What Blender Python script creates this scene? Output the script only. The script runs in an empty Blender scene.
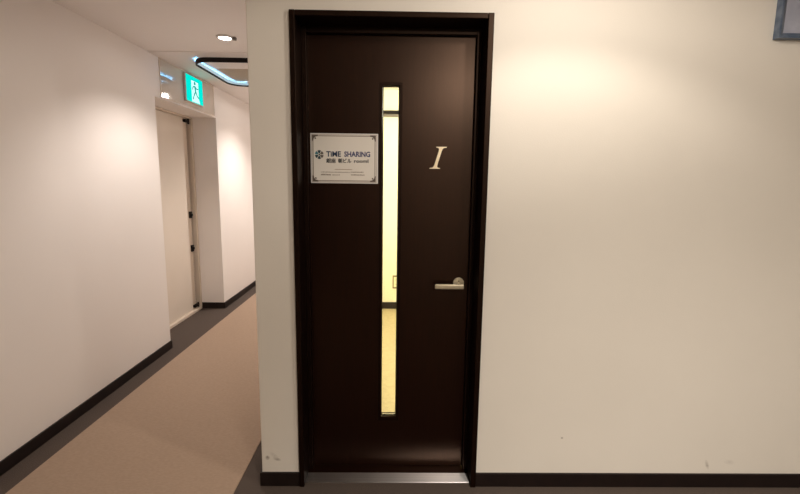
import bpy, bmesh, math, random
from mathutils import Matrix, Vector
random.seed(4)
S = bpy.context.scene
COL = S.collection
R = math.radians
S.view_settings.view_transform = 'Standard'
S.view_settings.look = 'None'
S.view_settings.exposure = 0.0
S.cycles.max_bounces = 10
S.cycles.diffuse_bounces = 6
S.cycles.glossy_bounces = 5
S.cycles.transparent_max_bounces = 12
S.cycles.sample_clamp_indirect = 6.0
S.cycles.caustics_reflective = False
S.cycles.caustics_refractive = False

# ------------------------------------------------------------------ materials
def lin(c):
    return tuple(((x / 255) / 12.92 if x / 255 <= .04045 else ((x / 255 + .055) / 1.055) ** 2.4) for x in c) + (1,)

def mat(name, col, rough=.5, metal=0.0, coat=0.0, spec=.5, emit=None, estr=0):
    m = bpy.data.materials.new(name); m.use_nodes = True
    b = m.node_tree.nodes['Principled BSDF']
    b.inputs['Base Color'].default_value = col if len(col) == 4 else tuple(col) + (1,)
    b.inputs['Roughness'].default_value = rough
    b.inputs['Metallic'].default_value = metal
    b.inputs['Coat Weight'].default_value = coat
    b.inputs['Specular IOR Level'].default_value = spec
    if emit:
        b.inputs['Emission Color'].default_value = tuple(emit) + (1,)
        b.inputs['Emission Strength'].default_value = estr
    return m

def nd(m, t, **kw):
    n = m.node_tree.nodes.new(t)
    for k, v in kw.items(): setattr(n, k, v)
    return n

def lk(m, a, b): m.node_tree.links.new(a, b)

def vary(m, scale, c1, c2, stretch=(1, 1, 1), bump=0.0, bscale=None, detail=4, lo=.35, hi=.65, bdist=.002):
    """noise between two colours in object space, with an optional bump"""
    b = m.node_tree.nodes['Principled BSDF']
    tc = nd(m, 'ShaderNodeTexCoord'); mp = nd(m, 'ShaderNodeMapping')
    mp.inputs['Scale'].default_value = stretch
    lk(m, tc.outputs['Object'], mp.inputs['Vector'])
    nz = nd(m, 'ShaderNodeTexNoise'); nz.inputs['Scale'].default_value = scale; nz.inputs['Detail'].default_value = detail
    lk(m, mp.outputs[0], nz.inputs['Vector'])
    cr = nd(m, 'ShaderNodeValToRGB')
    cr.color_ramp.elements[0].position = lo; cr.color_ramp.elements[1].position = hi
    cr.color_ramp.elements[0].color = c1; cr.color_ramp.elements[1].color = c2
    lk(m, nz.outputs['Fac'], cr.inputs[0]); lk(m, cr.outputs[0], b.inputs['Base Color'])
    if bump:
        n2 = nd(m, 'ShaderNodeTexNoise'); n2.inputs['Scale'].default_value = bscale or scale; n2.inputs['Detail'].default_value = 3
        lk(m, mp.outputs[0], n2.inputs['Vector'])
        bp = nd(m, 'ShaderNodeBump'); bp.inputs['Strength'].default_value = bump; bp.inputs['Distance'].default_value = bdist
        lk(m, n2.outputs['Fac'], bp.inputs['Height']); lk(m, bp.outputs[0], b.inputs['Normal'])
    return m, cr, tc

def scuffs(m, cr, tc, spots):
    """small dirty rubs on the paint at real places: (x, y, z, half-width, half-height, tilt, strength)"""
    b = m.node_tree.nodes['Principled BSDF']
    last = cr.outputs[0]
    for (x, y, z, rx, rz, tilt, st) in spots:
        mp = nd(m, 'ShaderNodeMapping', vector_type='TEXTURE')
        mp.inputs['Location'].default_value = (x, y, z); mp.inputs['Rotation'].default_value = (0, tilt, 0)
        mp.inputs['Scale'].default_value = (rx, .2, rz)
        nz = nd(m, 'ShaderNodeTexNoise'); nz.inputs['Scale'].default_value = 90
        lk(m, tc.outputs['Object'], nz.inputs['Vector'])
        lk(m, tc.outputs['Object'], mp.inputs['Vector'])
        ln = nd(m, 'ShaderNodeVectorMath', operation='LENGTH'); lk(m, mp.outputs[0], ln.inputs[0])
        mr = nd(m, 'ShaderNodeMapRange'); mr.inputs[1].default_value = 1; mr.inputs[2].default_value = .2
        mr.inputs[3].default_value = 0; mr.inputs[4].default_value = st
        lk(m, ln.outputs['Value'], mr.inputs[0])
        mu = nd(m, 'ShaderNodeMath', operation='MULTIPLY'); lk(m, mr.outputs[0], mu.inputs[0]); lk(m, nz.outputs['Fac'], mu.inputs[1])
        mx = nd(m, 'ShaderNodeMix', data_type='RGBA'); lk(m, mu.outputs[0], mx.inputs['Factor'])
        lk(m, last, mx.inputs['A']); mx.inputs['B'].default_value = (.12, .08, .05, 1)
        last = mx.outputs['Result']
    lk(m, last, b.inputs['Base Color'])

def wallpaint(name, c1, c2):
    return vary(mat(name, c1, .62, spec=.35), 1.3, c1, c2, bump=.22, bscale=190, bdist=.0015)

M = {}
M['wall'], _cr, _tc = wallpaint('wall_paint', (.80, .755, .675, 1), (.83, .785, .705, 1))
scuffs(M['wall'], _cr, _tc, [(-.581, 0, .139, .012, .013, .2, 1.3), (-.537, 0, .132, .022, .010, .3, .9),
                             (-.55, 0, .15, .03, .012, .7, .35),
                             (1.495, 0, .112, .010, .030, -.35, .7), (1.60, 0, .125, .03, .015, .1, .25), (.795, 0, .245, .007, .006, 0, 1.3)])
M['hall'] = wallpaint('corridor_paint', (.80, .755, .72, 1), (.82, .775, .74, 1))[0]
M['ceil'] = wallpaint('ceiling_paint', (.78, .74, .715, 1), (.80, .76, .735, 1))[0]
M['room'] = wallpaint('room_paint', (.84, .80, .62, 1), (.86, .82, .65, 1))[0]
M['roomfloor'] = vary(mat('room_floor', (.6, .5, .3, 1), .5), 30, (.40, .33, .19, 1), (.46, .38, .22, 1), bump=.1)[0]
M['wood'] = vary(mat('dark_wood', (.012, .004, .002, 1), .33, coat=0.0, spec=.42), 14, (.0040, .0008, .0004, 1), (.0085, .0017, .0008, 1), stretch=(9, 9, .35), bump=.06, bscale=14, detail=6)[0]
M['woodframe'] = vary(mat('dark_wood_frame', (.012, .005, .004, 1), .42, spec=.22), 14, (.0035, .0013, .0009, 1), (.007, .0026, .0018, 1), stretch=(9, 9, .5))[0]
for _k in ('wood', 'woodframe'): M[_k].node_tree.nodes['Principled BSDF'].inputs['Specular Tint'].default_value = (1, .66, .48, 1)
M['base'] = vary(mat('baseboard_brown', (.012, .006, .005, 1), .5, spec=.35), 20, (.008, .004, .0035, 1), (.012, .006, .005, 1))[0]
M['border'] = vary(mat('dark_carpet', (.05, .04, .035, 1), .95, spec=.1), 260, (.068, .052, .043, 1), (.115, .090, .076, 1), bump=.5, bscale=320)[0]
M['carpet'] = vary(mat('beige_carpet', (.4, .3, .2, 1), .95, spec=.1), 55, (.345, .252, .184, 1), (.385, .284, .210, 1), stretch=(1, 2.2, 1), bump=.35, bscale=260, detail=6)[0]
M['steel'] = vary(mat('brushed_steel', (.6, .6, .6, 1), .34, metal=1), 60, (.62, .60, .60, 1), (.72, .71, .71, 1), stretch=(.03, 5, 1))[0]
_b = M['steel'].node_tree.nodes['Principled BSDF']; _b.inputs['Anisotropic'].default_value = .93; _b.inputs['Anisotropic Rotation'].default_value = .25
_t = nd(M['steel'], 'ShaderNodeTangent', direction_type='UV_MAP'); lk(M['steel'], _t.outputs[0], _b.inputs['Tangent'])
M['nickel'] = vary(mat('satin_nickel', (.62, .56, .43, 1), .45, metal=.55), 40, (.60, .52, .36, 1), (.66, .58, .42, 1))[0]
M['gold'] = vary(mat('pale_gold', (.75, .62, .40, 1), .4, metal=.35), 60, (.80, .68, .46, 1), (.86, .74, .52, 1))[0]
M['card'] = vary(mat('laminated_card', (.7, .68, .62, 1), .35, spec=.4), 8, (.79, .745, .67, 1), (.82, .775, .70, 1))[0]
M['sleeve'] = mat('laminate_edge', (.80, .76, .72, 1), .25)
M['ornament'] = mat('border_print', (.12, .09, .07, 1), .45)
M['ornlight'] = mat('border_print_pale', (.26, .21, .17, 1), .45)
M['ink'] = mat('dark_print', (.016, .018, .024, 1), .45)
M['navy'] = mat('navy_print', (.014, .022, .13, 1), .45)
M['slate'] = mat('slate_print', (.012, .035, .09, 1), .45)
M['teal'] = mat('teal_print', (.05, .20, .24, 1), .45)
M['tealdark'] = mat('deep_teal_print', (.008, .045, .06, 1), .45)
M['taupe'] = mat('taupe_print', (.14, .12, .10, 1), .45)
M['rule'] = mat('brown_rule', (.33, .20, .11, 1), .45)
M['faint'] = mat('faint_print', (.25, .19, .15, 1), .45)
M['leaf'] = vary(mat('cream_door', (.74, .65, .55, 1), .45), 2, (.66, .585, .50, 1), (.69, .61, .525, 1))[0]
M['jamb'] = vary(mat('cream_jamb', (.68, .58, .47, 1), .5), 3, (.62, .53, .43, 1), (.66, .56, .46, 1))[0]
M['black'] = vary(mat('black_metal', (.012, .010, .010, 1), .6, spec=.2), 30, (.006, .004, .004, 1), (.010, .007, .007, 1))[0]
M['gap'] = mat('dark_gap', (.02, .012, .008, 1), .9)
M['gloss'] = vary(mat('glossy_panel', (.55, .48, .38, 1), .05, spec=.8, coat=1.0), 2, (.52, .45, .37, 1), (.55, .475, .395, 1))[0]
M['trimgrey'] = mat('downlight_trim', (.55, .52, .50, 1), .35)
M['lamp'] = mat('lamp_face', (1, 1, 1, 1), .5, emit=(1, .90, .78), estr=26)
M['led'] = mat('led_strip', (1, 1, 1, 1), .5, emit=(.16, .55, 1.0), estr=8)
M['diffuser'] = mat('led_diffuser', (.5, .6, .65, 1), .5, emit=(.36, .55, .66), estr=.6)
M['tab'] = mat('tilt_tab', (.18, .16, .15, 1), .5)
M['exitgreen'] = mat('exit_green', (.0, .02, .02, 1), 1.0, spec=0.0, emit=(.0, .86, .70), estr=1.0)
M['exitwhite'] = mat('exit_white', (.2, .3, .3, 1), 1.0, spec=0.0, emit=(.62, 1.0, .97), estr=.95)
M['exitfig'] = mat('exit_figure', (.0, .02, .02, 1), 1.0, spec=0.0, emit=(.0, .38, .34), estr=1.0)
M['exitbox'] = mat('exit_housing', (.62, .55, .50, 1), .5)
M['frameblue'] = vary(mat('blue_grey_frame', (.07, .10, .14, 1), .35, spec=.5), 25, (.080, .115, .175, 1), (.16, .20, .265, 1))[0]
M['greypanel'] = vary(mat('grey_panel', (.3, .3, .33, 1), .25), 9, (.38, .40, .49, 1), (.50, .52, .60, 1))[0]
M['railgrey'] = mat('rail_grey', (.15, .13, .115, 1), .5)
M['plate'] = mat('outlet_plate', (.78, .74, .50, 1), .4)
M['platedge'] = mat('outlet_surround', (.22, .18, .09, 1), .5)
M['ceilpatch'] = vary(mat('brown_ceiling_patch', (.5, .4, .3, 1), .7), 3, (.40, .33, .25, 1), (.43, .355, .27, 1))[0]
# clear glass: see-through with a faint fresnel mirror
g = bpy.data.materials.new('clear_glass'); g.use_nodes = True
nt = g.node_tree; nt.nodes.remove(nt.nodes['Principled BSDF'])
tr = nt.nodes.new('ShaderNodeBsdfTransparent'); tr.inputs[0].default_value = (.97, .985, .96, 1)
gl = nt.nodes.new('ShaderNodeBsdfGlossy'); gl.inputs['Roughness'].default_value = .02
fr = nt.nodes.new('ShaderNodeFresnel'); fr.inputs[0].default_value = 1.45
mx = nt.nodes.new('ShaderNodeMixShader')
nt.links.new(fr.outputs[0], mx.inputs[0]); nt.links.new(tr.outputs[0], mx.inputs[1]); nt.links.new(gl.outputs[0], mx.inputs[2])
nt.links.new(mx.outputs[0], nt.nodes['Material Output'].inputs[0])
M['glass'] = g

# ------------------------------------------------------------------ mesh helpers (world coordinates)
def BM(): return bmesh.new()

def box(bm, x0, x1, y0, y1, z0, z1, bev=0.0, seg=2):
    r = bmesh.ops.create_cube(bm, size=1.0)
    vs = r['verts']
    for v in vs:
        v.co = Vector(((x0 + x1) / 2 + v.co.x * (x1 - x0), (y0 + y1) / 2 + v.co.y * (y1 - y0), (z0 + z1) / 2 + v.co.z * (z1 - z0)))
    if bev:
        es = list({e for v in vs for e in v.link_edges})
        bmesh.ops.bevel(bm, geom=es, offset=bev, segments=seg, affect='EDGES', profile=.5)

def cyl(bm, c, axis, r, depth, n=40, r2=None):
    """solid cylinder whose axis points along axis, centred at c"""
    q = Vector((0, 0, 1)).rotation_difference(Vector(axis)).to_matrix().to_4x4()
    bmesh.ops.create_cone(bm, cap_ends=True, cap_tris=False, segments=n, radius1=r, radius2=r if r2 is None else r2, depth=depth, matrix=Matrix.Translation(c) @ q)

def lathe(bm, prof, c, n=40, flip=False):
    """revolve (radius, z) pairs about a vertical axis through c; the profile is closed"""
    rings = []
    for i in range(n):
        a = 2 * math.pi * i / n
        rings.append([bm.verts.new((c[0] + r * math.cos(a), c[1] + r * math.sin(a), c[2] + z)) for r, z in prof])
    m = len(prof)
    for i in range(n):
        A, B = rings[i], rings[(i + 1) % n]
        for j in range(m):
            k = (j + 1) % m
            bm.faces.new((A[j], B[j], B[k], A[k]))

def prism(bm, pts, y0, y1):
    """outline in (x, z) pushed from y0 to y1"""
    a = [bm.verts.new((x, y0, z)) for x, z in pts]; b = [bm.verts.new((x, y1, z)) for x, z in pts]
    bm.faces.new(a); bm.faces.new(b[::-1])
    n = len(pts)
    for i in range(n): bm.faces.new((a[i], b[i], b[(i + 1) % n], a[(i + 1) % n]))

def frame_xz(bm, o, i, y0, y1):
    """rectangular picture-frame solid; o, i = (x0, x1, z0, z1)"""
    O = [(o[0], o[2]), (o[1], o[2]), (o[1], o[3]), (o[0], o[3])]
    I = [(i[0], i[2]), (i[1], i[2]), (i[1], i[3]), (i[0], i[3])]
    v = {}
    for y in (y0, y1):
        for k in range(4):
            v['o', k, y] = bm.verts.new((O[k][0], y, O[k][1])); v['i', k, y] = bm.verts.new((I[k][0], y, I[k][1]))
    for k in range(4):
        l = (k + 1) % 4
        for y in (y0, y1): bm.faces.new((v['o', k, y], v['o', l, y], v['i', l, y], v['i', k, y]))
        bm.faces.new((v['o', k, y0], v['o', l, y0], v['o', l, y1], v['o', k, y1]))
        bm.faces.new((v['i', k, y0], v['i', l, y0], v['i', l, y1], v['i', k, y1]))

def obj(name, bm, m, parent=None, smooth=False, bevel=0.0, kind=None, label=None, cat=None, group=None):
    bmesh.ops.recalc_face_normals(bm, faces=bm.faces)
    me = bpy.data.meshes.new(name); bm.to_mesh(me); bm.free()
    o = bpy.data.objects.new(name, me); COL.objects.link(o); me.materials.append(m)
    if smooth:
        for p in me.polygons: p.use_smooth = True
        try:
            me.set_sharp_from_angle(angle=R(35))
        except Exception: pass
    if bevel:
        b = o.modifiers.new('b', 'BEVEL'); b.width = bevel; b.segments = 2; b.limit_method = 'ANGLE'
    if parent:
        o.parent = parent; o.matrix_parent_inverse = parent_inv(parent)
    tag(o, label, cat, group, kind)
    return o

def parent_inv(p):
    if p.type == 'EMPTY' or p.location.length > 0: return Matrix.Translation(-Vector(p.location))
    return Matrix.Identity(4)

def tag(o, label=None, cat=None, group=None, kind=None):
    if label: o['label'] = label
    if cat: o['category'] = cat
    if group: o['group'] = group
    if kind: o['kind'] = kind

def empty(name, loc, label, cat, kind=None, group=None):
    o = bpy.data.objects.new(name, None); COL.objects.link(o); o.location = loc; o.empty_display_size = .05
    tag(o, label, cat, group, kind)
    return o

def struct(name, bm, m, label, cat, bevel=0.0):
    return obj(name, bm, m, kind='structure', label=label, cat=cat, bevel=bevel)

# ------------------------------------------------------------------ dimensions (metres)
XC = -.608          # end of the front wall, corridor begins
XL = -1.885         # left wall
ZC = 2.379          # ceiling
YN, YF = 1.714, 2.912   # recess in the left wall
ZR = 2.060          # recess soffit
CL, CR = -.432, .3955   # outer edges of the door casing
ZT = 2.10
OPL, OPR, OPT = -.409, .3715, 2.077   # jamb faces
BB = .068

# ------------------------------------------------------------------ setting
bm = BM()
prism(bm, [(XC, 0), (CL + .010, 0), (CL + .010, ZT - .010), (CR - .010, ZT - .010), (CR - .010, 0), (3.6, 0), (3.6, 2.5), (XC, 2.5)], 0, .16)
struct('wall_front', bm, M['wall'], 'cream textured wall around the dark door, facing the viewer', 'wall', bevel=.004)
bm = BM(); box(bm, XC, XC + .11, .16, 6.6, 0, 2.5)
struct('wall_corridor', bm, M['hall'], 'corridor side wall running back behind the front wall corner', 'wall')
bm = BM()
box(bm, XL - .5, XL, -4.2, YN, 0, 2.5); box(bm, XL - .5, XL, YF, 6.6, 0, 2.5); box(bm, XL - .5, XL, YN, YF, ZR, 2.5)
struct('wall_left', bm, M['hall'], 'cream corridor wall on the left with a recessed doorway', 'wall')
bm = BM(); box(bm, XL - .5, XL - .32, YN, YF, 0, ZR)
struct('wall_recess', bm, M['hall'], 'wall behind the recessed cream door', 'wall')
bm = BM(); box(bm, XL - .5, XC + .11, 6.6, 6.7, 0, 2.5)
struct('wall_end', bm, M['hall'], 'end wall of the corridor', 'wall')
bm = BM(); box(bm, XL - .5, 3.7, -4.3, -4.2, 0, 2.5)
struct('wall_back', bm, M['wall'], 'lobby wall opposite the dark door', 'wall')
bm = BM(); box(bm, XL, .12, -4.2, -4.17, 0, ZC)  # unseen dark boards, added so the leaf reflects a bright strip between them
box(bm, 1.45, 3.6, -4.2, -4.17, 0, ZC)
struct('sheen_panels', bm, M['wood'], 'unseen dark wood boards added opposite the door to shape its sheen', 'reflection boards')
bm = BM(); box(bm, 3.6, 3.7, -4.2, .16, 0, 2.5)
struct('wall_right', bm, M['wall'], 'lobby side wall on the right', 'wall')
bm = BM(); box(bm, XL - .5, 3.7, -4.3, 6.7, -.1, 0)
struct('floor', bm, M['border'], 'dark brown carpet floor along the walls and in the lobby', 'floor')
bm = BM(); box(bm, -1.747, -.722, -4.2, 6.6, 0, .004)
struct('floor_strip', bm, M['carpet'], 'beige carpet strip running down the corridor between dark borders', 'carpet')
bm = BM(); box(bm, XL - .5, 3.7, -4.3, 6.7, ZC, 2.5)
struct('ceiling', bm, M['ceil'], 'off-white ceiling over the corridor and lobby', 'ceiling')
bm = BM(); box(bm, XL, XC, 1.645, 2.14, ZC - .005, ZC)
struct('trim_1', bm, M['ceil'], 'slightly lowered pale ceiling band across the corridor', 'ceiling band')
bm = BM(); box(bm, -1.56, -.70, 2.15, 2.62, ZC - .006, ZC)  # thin sheet, browner than the ceiling around it
struct('ceiling_patch', bm, M['ceilpatch'], 'flat brownish patch of ceiling inside the black ring light', 'ceiling panel')

# baseboards
def board(name, b, label):
    bm = BM()
    for q in b: box(bm, *q, 0, BB)
    struct(name, bm, M['base'], label, 'baseboard', bevel=.002)
board('baseboard_front', [(XC - .008, CL, -.010, 0)], 'short dark baseboard on the wall stub left of the dark door')
board('baseboard_right', [(CR, 3.6, -.010, 0)], 'long dark baseboard along the wall right of the dark door')
board('baseboard_corridor', [(XC - .008, XC, 0, 6.6)], 'dark baseboard on the corridor side of the front wall stub')
board('baseboard_left', [(XL, XL + .010, -4.2, YN + .008)], 'dark baseboard along the left wall before the recess')
board('baseboard_far', [(XL, XL + .010, YF - .008, 6.6), (XL - .243, XL, YF - .008, YF)], 'dark baseboard turning the corner beyond the recessed door')

# room behind the glass strip
bm = BM(); box(bm, XC + .11, 2.6, 2.95, 3.05, 0, 2.5)
struct('wall_inner', bm, M['room'], 'bright cream far wall of the room seen through the glass strip', 'wall')
bm = BM(); box(bm, 2.6, 2.7, .16, 3.05, 0, 2.5)
struct('wall_side', bm, M['room'], 'side wall of the room behind the door', 'wall')
bm = BM(); box(bm, XC + .11, 2.6, .16, 2.95, 0, .003)
struct('floor_inner', bm, M['roomfloor'], 'tan floor of the room seen low through the glass strip', 'floor')
bm = BM(); box(bm, XC + .11, 2.6, 2.938, 2.95, 0, .078)
struct('baseboard_inner', bm, M['base'], 'dark baseboard of the room seen through the glass strip', 'baseboard')

# ------------------------------------------------------------------ the dark door
LY = .135; LT = .040
SX0, SX1, SZ0, SZ1 = -.0565, .0170, .275, 1.842
d1 = empty('door_1', (0, LY, 0), 'dark wood door with narrow vertical glass strip in the cream wall', 'door', 'structure')
# leaf with a long slot cut through
bm = BM(); frame_xz(bm, (-.393, .352, .012, 2.062), (SX0, SX1, SZ0, SZ1), LY, LY + LT)
leaf = obj('door_leaf', bm, M['wood'], d1, bevel=.0015)
# glazing bead round the slot: a shallow stepped frame
bm = BM()
frame_xz(bm, (SX0 - .014, SX1 + .014, SZ0 - .022, SZ1 + .014), (SX0 - .001, SX1 + .001, SZ0 - .001, SZ1 + .001), LY - .004, LY + .010)
frame_xz(bm, (SX0 - .001, SX1 + .001, SZ0 - .003, SZ1 + .003), (SX0 + .0035, SX1 - .0035, SZ0 + .003, SZ1 - .003), LY + .010, LY + .016)
obj('glass_bead', bm, M['woodframe'], leaf, bevel=.0012)
bm = BM(); box(bm, SX0 + .0005, SX1 - .0005, LY + .017, LY + .022, SZ0 + .0005, SZ1 - .0005)
obj('glass_pane', bm, M['glass'], leaf)
# casing, jambs and stops
bm = BM()
box(bm, CL, OPL, -.016, .0, 0, ZT); box(bm, OPR, CR, -.016, .0, 0, ZT); box(bm, OPL, OPR, -.016, 0, OPT, ZT - .0008)
jb = BM()
box(jb, CL + .010, OPL, .0, .16, 0, ZT - .010); box(jb, OPR, CR - .010, 0, .16, 0, ZT - .010)
box(jb, OPL, OPR, 0, .16, OPT, ZT - .010)
st = BM()
box(st, OPL, OPL + .021, .105, .1335, .005, OPT); box(st, OPR - .021, OPR, .105, .1335, .005, OPT)
box(st, OPL + .021, OPR - .021, .105, .1335, OPT - .026, OPT)
cas = obj('casing', bm, M['woodframe'], d1, bevel=.0025)
obj('jamb', jb, M['woodframe'], d1, bevel=.0015)
obj('door_stop', st, M['woodframe'], d1, bevel=.0015)
# threshold: steel plate in front, wooden strip behind
bm = BM(); box(bm, OPL, OPR, .014, .083, 0, .006)
th = obj('threshold', bm, M['steel'], d1, bevel=.0015, label='steel threshold plate')
uv = th.data.uv_layers.new(name='UVMap')
for lp in th.data.loops:
    v = th.data.vertices[lp.vertex_index].co; uv.data[lp.index].uv = (v.x, v.y + v.z)
bm = BM(); box(bm, OPL, OPR, .083, .16, 0, .007)
obj('wooden_sill', bm, M['wood'], d1, bevel=.001)
# lever handle
bm = BM(); cyl(bm, (.306, LY - .005, .953), (0, 1, 0), .0255, .010, 48)
ros = obj('lever_handle', bm, M['nickel'], d1, smooth=True, bevel=.0015, label='satin nickel lever handle on round rose')
bm = BM(); cyl(bm, (.306, LY - .030, .946), (0, 1, 0), .009, .046, 32)
obj('neck', bm, M['nickel'], ros, smooth=True)
bm = BM(); box(bm, .190, .325, LY - .058, LY - .044, .9325, .9565, bev=.0055, seg=4)
obj('lever', bm, M['nickel'], ros, smooth=True)
bm = BM(); cyl(bm, (.306, LY - .011, .936 + .026), (0, 1, 0), .003, .003, 16)
obj('screw', bm, M['platedge'], ros)

# numeral I, slanted serif letter fixed on the leaf
bm = BM()
def sl(x, z): return (x + (z - 1.482) * .30, z)     # slant
z0, z1 = 1.482, 1.580
hw, sw = .0068, .024
cx = .181
pts = [(cx - sw, z0), (cx + sw, z0), (cx + sw - .001, z0 + .0035), (cx + .012, z0 + .0055), (cx + hw + .001, z0 + .011), (cx + hw, z0 + .02),
       (cx + hw, z1 - .02), (cx + hw + .001, z1 - .011), (cx + .012, z1 - .0055), (cx + sw - .001, z1 - .0035), (cx + sw, z1),
       (cx - sw, z1), (cx - sw + .001, z1 - .0035), (cx - .012, z1 - .0055), (cx - hw - .001, z1 - .011), (cx - hw, z1 - .02),
       (cx - hw, z0 + .02), (cx - hw - .001, z0 + .011), (cx - .012, z0 + .0055), (cx - sw + .001, z0 + .0035)]
prism(bm, [sl(*p) for p in pts], LY - .004, LY)
obj('room_numeral', bm, M['gold'], label='pale gold slanted numeral I fixed to the dark door above the lever handle', cat='numeral')

# ------------------------------------------------------------------ door sign
SY = LY - .004
sg = empty('door_sign', (-.2285, LY - .002, 1.411), 'white laminated room sign with blue lettering and ornate border on dark door', 'sign')
x0, x1, s0, s1 = -.381, -.0765, 1.411, 1.633
bm = BM(); box(bm, x0, x1, SY, LY, s0, s1, bev=.0012)
obj('card', bm, M['sleeve'], sg)
bm = BM(); box(bm, x0 + .006, x1 - .006, SY - .0006, SY, s0 + .006, s1 - .006)
obj('paper', bm, M['card'], sg)
# printed ornamental border: double line plus corner scrolls
PY = SY - .0006
bm = BM()
a0, a1, b0, b1 = x0 + .010, x1 - .012, s0 + .010, s1 - .010
frame_xz(bm, (a0, a1, b0, b1), (a0 + .0035, a1 - .0035, b0 + .0035, b1 - .0035), PY - .0003, PY)
obj('border_line', bm, M['ornlight'], sg)
bm = BM()
frame_xz(bm, (x0 + .0055, x1 - .0055, s0 + .0055, s1 - .0055), (x0 + .007, x1 - .007, s0 + .007, s1 - .007), PY - .0003, PY)
obj('outer_line', bm, M['ornlight'], sg)
for (cxx, czz, dx, dz) in ((a0, b0, 1, 1), (a1, b0, -1, 1), (a1, b1, -1, -1), (a0, b1, 1, -1)):
    bm = BM()
    N = 10
    out = [(cxx - dx * .002, czz - dz * .002), (cxx + dx * .024, czz - dz * .002), (cxx + dx * .024, czz + dz * .003)]
    arc = [(cxx + dx * (.021 - .017 * math.sin(t)), czz + dz * (.021 - .017 * math.cos(t))) for t in [k * math.pi / 2 / N for k in range(N + 1)]]
    out += arc + [(cxx + dx * .003, czz + dz * .024), (cxx - dx * .002, czz + dz * .024)]
    prism(bm, out, PY - .0005, PY)
    # a curl inside the corner
    curl = []
    for k in range(14):
        t = k * math.tau / 14; curl.append((cxx + dx * (.0125 + .0038 * math.cos(t)), czz + dz * (.0125 + .0038 * math.sin(t))))
    prism(bm, curl, PY - .0005, PY)
    obj('corner_scroll', bm, M['ornament'], sg)

def text(name, body, x, z, w, h, m, parent, bold=0.0, y=None, shear=0.0, heavy=0.0):
    """lettering fitted to a box w x h (metres) with its lower left corner at (x, z)"""
    cu = bpy.data.curves.new(name, 'FONT'); cu.body = body; cu.size = 1; cu.offset = bold; cu.extrude = .004; cu.shear = shear
    cu.resolution_u = 3
    t = bpy.data.objects.new(name, cu); COL.objects.link(t)
    dg = bpy.context.evaluated_depsgraph_get(); dg.update()
    me = bpy.data.meshes.new_from_object(t.evaluated_get(dg))
    bpy.data.objects.remove(t); bpy.data.curves.remove(cu)
    xs = [v.co.x for v in me.vertices]; ys = [v.co.y for v in me.vertices]; zs = [v.co.z for v in me.vertices]
    kx = w / (max(xs) - min(xs)); ky = h / (max(ys) - min(ys))
    bx, by = min(xs), min(ys)
    for v in me.vertices:
        X, Y, Z = v.co
        v.co = (x + (X - bx) * kx, (PY if y is None else y) - .0002 - (Z + .004) / .008 * .0004, z + (Y - by) * ky)
    if heavy:
        b = bmesh.new(); b.from_mesh(me)
        for dx, dz in ((heavy, 0), (heavy / 2, heavy * .7)):
            k = me.copy(); k.transform(Matrix.Translation((dx, -.00002 * (1 + dz), dz))); b.from_mesh(k); bpy.data.meshes.remove(k)
        b.to_mesh(me); b.free()
    me.name = name; me.materials.clear(); me.materials.append(m)
    o = bpy.data.objects.new(name, me); COL.objects.link(o)
    o.parent = parent; o.matrix_parent_inverse = Matrix.Translation(-Vector(parent.location))
    return o
text('heading', 'TiME', -.3100, 1.5300, .0660, .0240, M['slate'], sg, bold=.028)
text('heading', 'SHARING', -.2290, 1.5300, .1170, .0240, M['navy'], sg, bold=.028)
text('room_name', '銀座', -.3110, 1.5020, .0430, .0200, M['ink'], sg, heavy=.0012)
text('room_name', '朝ビル', -.2570, 1.5020, .0590, .0200, M['ink'], sg, heavy=.0012)
text('room_name', 'roomI', -.1850, 1.5040, .0640, .0150, M['ink'], sg, heavy=.0011)
# small cluster mark of six facets left of the heading
lx, lz, lr = -.3415, 1.5385, .0195
def facet(a0_, a1_, r0, r1):
    return [(lx + r * math.sin(R(a)), lz + r * math.cos(R(a))) for a, r in ((a0_, r0), ((a0_ + a1_) / 2, r0 * .75 + .001), (a1_, r0), (a1_, r1), ((a0_ + a1_) / 2, r1 * 1.02), (a0_, r1))]
for k, (ang, mm) in enumerate(((0, 'tealdark'), (60, 'taupe'), (120, 'taupe'), (180, 'tealdark'), (240, 'tealdark'), (300, 'teal'))):
    bm = BM(); prism(bm, facet(ang - 24, ang + 24, .0065, lr), PY - .0005, PY)
    obj('mark_facet', bm, M[mm], sg)
bm = BM(); prism(bm, [(lx + .004 * math.sin(R(a)), lz + .0045 * math.cos(R(a))) for a in range(0, 360, 60)], PY - .0005, PY)
obj('mark_facet', bm, M['tealdark'], sg)
# thin rule and the fine print too small to read
bm = BM(); box(bm, -.272, -.194, PY - .0004, PY, 1.4725, 1.4745)
obj('rule', bm, M['rule'], sg)
bm = BM()
def fine(xa, xb, z, h):
    x = xa
    while x < xb:
        w = random.uniform(.002, .006); box(bm, x, min(x + w, xb), PY - .0004, PY, z, z + h * random.uniform(.7, 1)); x += w + random.uniform(.0008, .002)
fine(-.335, -.205, 1.4595, .0035); fine(-.335, -.290, 1.4465, .0065); fine(-.284, -.250, 1.4470, .0040)
fine(-.200, -.142, 1.4600, .0045); fine(-.198, -.138, 1.4475, .0045)
obj('fine_print', bm, M['faint'], sg)

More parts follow.
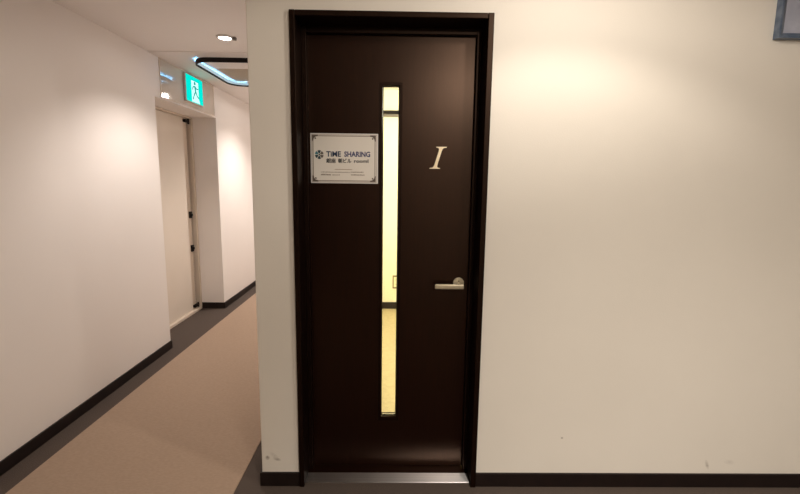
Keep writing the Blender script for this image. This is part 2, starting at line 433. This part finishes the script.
# ------------------------------------------------------------------ recessed cream door in the left wall
DX = -2.160
d2 = empty('door_2', (DX, 2.3, 0), 'cream door set back in the left corridor wall under the exit sign', 'door', 'structure')
bm = BM(); box(bm, DX - .04, DX, YN + .002, 2.752, .030, 2.040)
obj('door_leaf', bm, M['leaf'], d2, bevel=.002)
bm = BM(); box(bm, DX - .045, DX - .006, 2.758, 2.846, .030, 2.040)
nl = obj('side_leaf', bm, M['jamb'], d2, bevel=.002)
bm = BM(); box(bm, DX - .044, DX - .02, 2.750, 2.88, 0, 2.05)
obj('shadow_gap', bm, M['gap'], d2)
bm = BM(); box(bm, DX - .04, -2.128, 2.876, YF - .001, 0, ZR - .001); box(bm, DX - .04, -2.128, YN + .002, 2.876, 2.042, ZR - .001)
obj('door_frame', bm, M['jamb'], d2, bevel=.003)
bm = BM(); box(bm, DX - .04, DX + .035, YN + .002, 2.876, 0, .028)
obj('threshold', bm, M['jamb'], d2, bevel=.003)
for z in (1.047, .690):
    bm = BM(); box(bm, DX - .006, DX + .010, 2.788, 2.836, z - .035, z + .035, bev=.003); cyl(bm, (DX + .014, 2.812, z), (1, 0, 0), .014, .016, 24)
    obj('lock', bm, M['black'], nl)
for z in (2.012, .060):
    bm = BM(); box(bm, DX - .006, DX + .022, 2.765, 2.862, z - .014, z + .014, bev=.003); cyl(bm, (DX + .012, 2.855, z), (0, 0, 1), .010, .05, 20)
    obj('pivot_hinge', bm, M['black'], nl)
# glossy transom panel above the recess
bm = BM(); box(bm, XL, XL + .004, 1.812, 2.872, 2.078, ZC - .004)
tp = struct('trim_3', bm, M['gloss'], 'glossy beige transom panel above the recessed cream door', 'transom panel')
bm = BM()
box(bm, XL, XL + .006, 1.806, 2.878, ZC - .008, ZC); box(bm, XL, XL + .006, 1.806, 1.812, 2.074, ZC - .008)
box(bm, XL, XL + .006, 2.872, 2.878, 2.074, ZC - .008); box(bm, XL, XL + .006, 1.812, 2.872, 2.072, 2.078)
obj('panel_edge', bm, M['jamb'], tp)

# ------------------------------------------------------------------ exit sign
EX = XL + .004
ey0, ey1, ez0, ez1 = 2.215, 2.555, 2.122, 2.350
ex = empty('exit_sign', (EX, (ey0 + ey1) / 2, ez0), 'lit green emergency exit sign with running figure above the recessed door', 'exit sign')
bm = BM(); box(bm, EX, EX + .020, ey0 - .006, ey1 + .006, ez0 - .006, ez1 + .006, bev=.004)
obj('housing', bm, M['exitbox'], ex)
bm = BM(); box(bm, EX + .020, EX + .022, ey0, ey1, ez0, ez1)
obj('lit_face', bm, M['exitgreen'], ex)
EF = EX + .022
def yz(bm, pts, d0, d1):
    a = [bm.verts.new((d0, y, z)) for y, z in pts]; b = [bm.verts.new((d1, y, z)) for y, z in pts]
    bm.faces.new(a); bm.faces.new(b[::-1]); n = len(pts)
    for i in range(n): bm.faces.new((a[i], b[i], b[(i + 1) % n], a[(i + 1) % n]))
W_, H_ = ey1 - ey0, ez1 - ez0
def P(u, v): return (ey0 + u * W_, ez0 + v * H_)
bm = BM(); yz(bm, [P(.30, .02), P(.80, .02), P(.72, .20), P(.72, .84), P(.30, .84)], EF, EF + .0008)
obj('doorway_symbol', bm, M['exitwhite'], ex)
def limb(bm, a, b, w):
    a, b = Vector(P(*a)), Vector(P(*b)); d = (b - a).normalized(); n = Vector((-d.y, d.x)) * w * H_
    yz(bm, [tuple(a + n), tuple(a - n), tuple(b - n), tuple(b + n)], EF + .0008, EF + .0016)
bm = BM()
yz(bm, [P(.50 + .055 * math.cos(t), .76 + .065 * math.sin(t)) for t in [k * math.tau / 16 for k in range(16)]], EF + .0008, EF + .0016)
for a, b, w in (((.50, .66), (.54, .42), .055), ((.50, .64), (.38, .60), .024), ((.38, .60), (.35, .48), .022), ((.52, .64), (.62, .56), .024), ((.62, .56), (.70, .60), .022),
                ((.53, .44), (.44, .30), .034), ((.44, .30), (.36, .12), .028), ((.55, .44), (.62, .30), .034), ((.62, .30), (.72, .22), .028)):
    limb(bm, a, b, w)
obj('running_figure', bm, M['exitfig'], ex)

# ------------------------------------------------------------------ ceiling ring light
RX0, RX1, RY0, RY1, RZ0, RZ1, RR = -1.615, -.72, 1.738, 2.66, 2.328, 2.363, .15
rl = empty('ring_light', ((RX0 + RX1) / 2, (RY0 + RY1) / 2, RZ0), 'black rounded ring light hung under the corridor ceiling, glowing pale blue', 'ceiling light')
def rrect(x0, x1, y0, y1, r, n=10):
    out = []
    for cx_, cy_, a in ((x1 - r, y1 - r, 0), (x0 + r, y1 - r, 90), (x0 + r, y0 + r, 180), (x1 - r, y0 + r, 270)):
        for k in range(n + 1):
            t = R(a + 90 * k / n); out.append((cx_ + r * math.cos(t), cy_ + r * math.sin(t)))
    return out
def ringband(bm, o, i, z0, z1, sel=None):
    n = len(o)
    for k in range(n):
        if sel and not sel(o[k], o[(k + 1) % n]): continue
        l = (k + 1) % n
        vs = [bm.verts.new((p[0], p[1], z)) for p in (o[k], o[l], i[l], i[k]) for z in (z0, z1)]
        bm.faces.new((vs[0], vs[2], vs[3], vs[1])); bm.faces.new((vs[4], vs[6], vs[7], vs[5]))
        bm.faces.new((vs[0], vs[2], vs[4], vs[6])); bm.faces.new((vs[1], vs[3], vs[5], vs[7]))
    bmesh.ops.remove_doubles(bm, verts=bm.verts, dist=1e-5)
O = rrect(RX0, RX1, RY0, RY1, RR); I = rrect(RX0 + .011, RX1 - .011, RY0 + .011, RY1 - .011, RR - .011)
bm = BM(); ringband(bm, O, I, RZ0, RZ1)
obj('ring_frame', bm, M['black'], rl)
O2 = rrect(RX0 + .011, RX1 - .011, RY0 + .011, RY1 - .011, RR - .011); I2 = rrect(RX0 + .022, RX1 - .022, RY0 + .022, RY1 - .022, RR - .022)
O3 = rrect(RX0 - .005, RX1 + .005, RY0 - .005, RY1 + .005, RR + .005); I3 = rrect(RX0 + .009, RX1 - .009, RY0 + .009, RY1 - .009, RR - .009)
bm = BM(); ringband(bm, O3, I3, RZ1, RZ1 + .004, sel=lambda a, b: (a[0] < RX0 + .16 and b[0] < RX0 + .16 and max(a[1], b[1]) > RY0 + .06))
obj('light_strip', bm, M['led'], rl)
bm = BM(); ringband(bm, O2, I2, RZ0 + .012, RZ1, sel=lambda a, b: ((a[0] < RX0 + .09 and b[0] < RX0 + .09) or min(a[1], b[1]) > RY1 - .09) and max(a[1], b[1]) > RY0 + .06)
obj('diffuser', bm, M['diffuser'], rl)
for px, py in ((RX0 + .006, 2.00), (RX1 - .006, 2.00), (RX1 - .006, 2.45), (RX0 + .006, 2.45)):
    bm = BM(); cyl(bm, (px, py, (RZ1 + ZC) / 2 - .003), (0, 0, 1), .004, ZC - RZ1 - .005, 12)
    obj('hanger', bm, M['black'], rl)

# ------------------------------------------------------------------ recessed downlights
def downlight(x, y, label, power, color, fill=9, cone=124, blend=.32, zc=ZC, soft=.028, tilt=0):
    e = empty('downlight', (x, y, zc), label, 'downlight', group='recessed ceiling downlights')
    bm = BM(); lathe(bm, [(.058, 0), (.058, -.006), (.052, -.011), (.044, -.011), (.040, -.004), (.040, 0)], (x, y, zc), 48)
    obj('trim_ring', bm, M['trimgrey'], e, smooth=True)
    bm = BM(); cyl(bm, (x, y, zc - .002), (0, 0, 1), .040, .003, 40)
    obj('lamp_face', bm, M['lamp'], e)
    bm = BM(); box(bm, x + .050, x + .076, y - .014, y + .014, zc - .020, zc - .001, bev=.004)
    obj('tilt_tab', bm, M['tab'], e)
    l = bpy.data.lights.new('downlight_beam', 'SPOT'); l.energy = power; l.color = color
    l.spot_size = R(cone); l.spot_blend = blend; l.shadow_soft_size = soft
    o = bpy.data.objects.new('downlight_beam', l); COL.objects.link(o); o.location = (x, y, zc - .03); o.rotation_euler = (0, -R(tilt), 0)
    l = bpy.data.lights.new('downlight_fill', 'SPOT'); l.energy = fill; l.color = color; l.shadow_soft_size = .035  # second wide spot, added as ambient fill above the beam edge
    l.spot_size = R(178); l.spot_blend = .12
    o = bpy.data.objects.new('downlight_fill', l); COL.objects.link(o); o.location = (x, y, zc - .05)
WARM = (1.0, .90, .79)
PINK = (1.0, .915, .85)
downlight(-1.162, 1.287, 'bright recessed downlight in the corridor ceiling before the black ring light', 54, PINK, fill=1.5, soft=.02, cone=130, blend=.6)
downlight(-1.16, 3.31, 'recessed downlight in the corridor ceiling just beyond the black ring light', 92, PINK, fill=4, cone=132, blend=.8)
downlight(-1.20, 5.20, 'recessed downlight near the far end of the corridor ceiling', 92, PINK, fill=4, cone=132, blend=.8)
downlight(.69, -.70, 'recessed downlight in the lobby ceiling in front of the wall right of the dark door', 18, WARM, fill=18, cone=130)
downlight(.62, -2.10, 'added unseen downlight above the viewer, brightens the front wall', 265, WARM, fill=40, cone=132, blend=.85, tilt=14)  # out of view, added to lift the lower front wall
downlight(.75, -3.55, 'added unseen downlight near the back wall, feeds the door sheen', 100, WARM, fill=10)  # out of view, added to light what the door leaf reflects

# ------------------------------------------------------------------ framed panel, upper right
fp = empty('framed_panel', (1.80, 0, 2.02), 'blue-grey framed grey panel hung high on the wall right of the door', 'framed panel')
bm = BM()
fo = (1.550, 2.06, 2.018, 2.345); fm = (1.557, 2.053, 2.024, 2.339); fi = (1.580, 2.030, 2.042, 2.320)
frame_xz(bm, fo, fm, -.030, -.0005)
# sloping inner moulding
def slope_frame(bm, o, i, yo, yi):
    Oc = [(o[0], o[2]), (o[1], o[2]), (o[1], o[3]), (o[0], o[3])]; Ic = [(i[0], i[2]), (i[1], i[2]), (i[1], i[3]), (i[0], i[3])]
    A = [bm.verts.new((p[0], yo, p[1])) for p in Oc]; B = [bm.verts.new((p[0], yi, p[1])) for p in Ic]
    C_ = [bm.verts.new((p[0], -.001, p[1])) for p in Oc]; D_ = [bm.verts.new((p[0], -.001, p[1])) for p in Ic]
    for k in range(4):
        l = (k + 1) % 4
        bm.faces.new((A[k], A[l], B[l], B[k])); bm.faces.new((C_[k], C_[l], D_[l], D_[k]))
        bm.faces.new((A[k], A[l], C_[l], C_[k])); bm.faces.new((B[k], B[l], D_[l], D_[k]))
slope_frame(bm, fm, fi, -.027, -.012)
obj('frame', bm, M['frameblue'], fp)
bm = BM(); box(bm, fi[0] - .004, fi[1] + .004, -.010, -.004, fi[2] - .004, fi[3] + .004)
obj('panel', bm, M['greypanel'], fp)

# ------------------------------------------------------------------ things seen through the glass strip
rr = empty('wall_rail', (.4, 2.95, 2.10), 'black and grey rail high on the inner wall, seen through the glass strip', 'rail')
bm = BM(); box(bm, -.45, 1.6, 2.900, 2.9495, 2.126, 2.162, bev=.004)
obj('rail_cover', bm, M['black'], rr)
bm = BM(); box(bm, -.45, 1.6, 2.915, 2.9495, 2.100, 2.126, bev=.003)
obj('rail_track', bm, M['railgrey'], rr)
op = empty('outlet_plate', (.02, 2.95, .24), 'small wall outlet plate low on the inner wall, seen through the glass strip', 'outlet')
bm = BM(); box(bm, -.012, .070, 2.944, 2.9498, .235, .385, bev=.002)
obj('surround', bm, M['platedge'], op)
bm = BM(); box(bm, .000, .058, 2.940, 2.9445, .252, .368, bev=.0015)
obj('cover_plate', bm, M['plate'], op)
for z in (.285, .330):
    bm = BM()
    for dx in (-.006, .006): box(bm, .029 + dx - .001, .029 + dx + .001, 2.939, 2.9402, z - .006, z + .006)
    obj('socket', bm, M['black'], op)

# ------------------------------------------------------------------ lights in the room behind the door
l = bpy.data.lights.new('room_light', 'POINT'); l.shadow_soft_size = .15; l.energy = 125; l.color = (1, .95, .72)
o = bpy.data.objects.new('room_light', l); COL.objects.link(o); o.location = (.8, 1.5, 2.05)

# faint sky-blue ambience is absent indoors: the world stays nearly black
w = bpy.data.worlds.new('world'); S.world = w; w.use_nodes = True
w.node_tree.nodes['Background'].inputs[0].default_value = (1, .93, .85, 1)
w.node_tree.nodes['Background'].inputs[1].default_value = .0

# ------------------------------------------------------------------ camera
pi, ya, ro = R(8.3644), R(.7791), R(.707)
fw = Vector((math.sin(ya) * math.cos(pi), math.cos(ya) * math.cos(pi), -math.sin(pi)))
rt = Vector((math.cos(ya), -math.sin(ya), 0)); up = rt.cross(fw)
r2 = math.cos(ro) * rt + math.sin(ro) * up; u2 = -math.sin(ro) * rt + math.cos(ro) * up
cam = bpy.data.cameras.new('camera'); cam.sensor_width = 36; cam.lens = 443.91 / 800 * 36; cam.clip_start = .02
co = bpy.data.objects.new('camera', cam); COL.objects.link(co)
m3 = Matrix((r2, u2, -fw)).transposed().to_4x4(); m3.translation = (0, -1.9156, 1.4217)
co.matrix_world = m3
S.camera = co
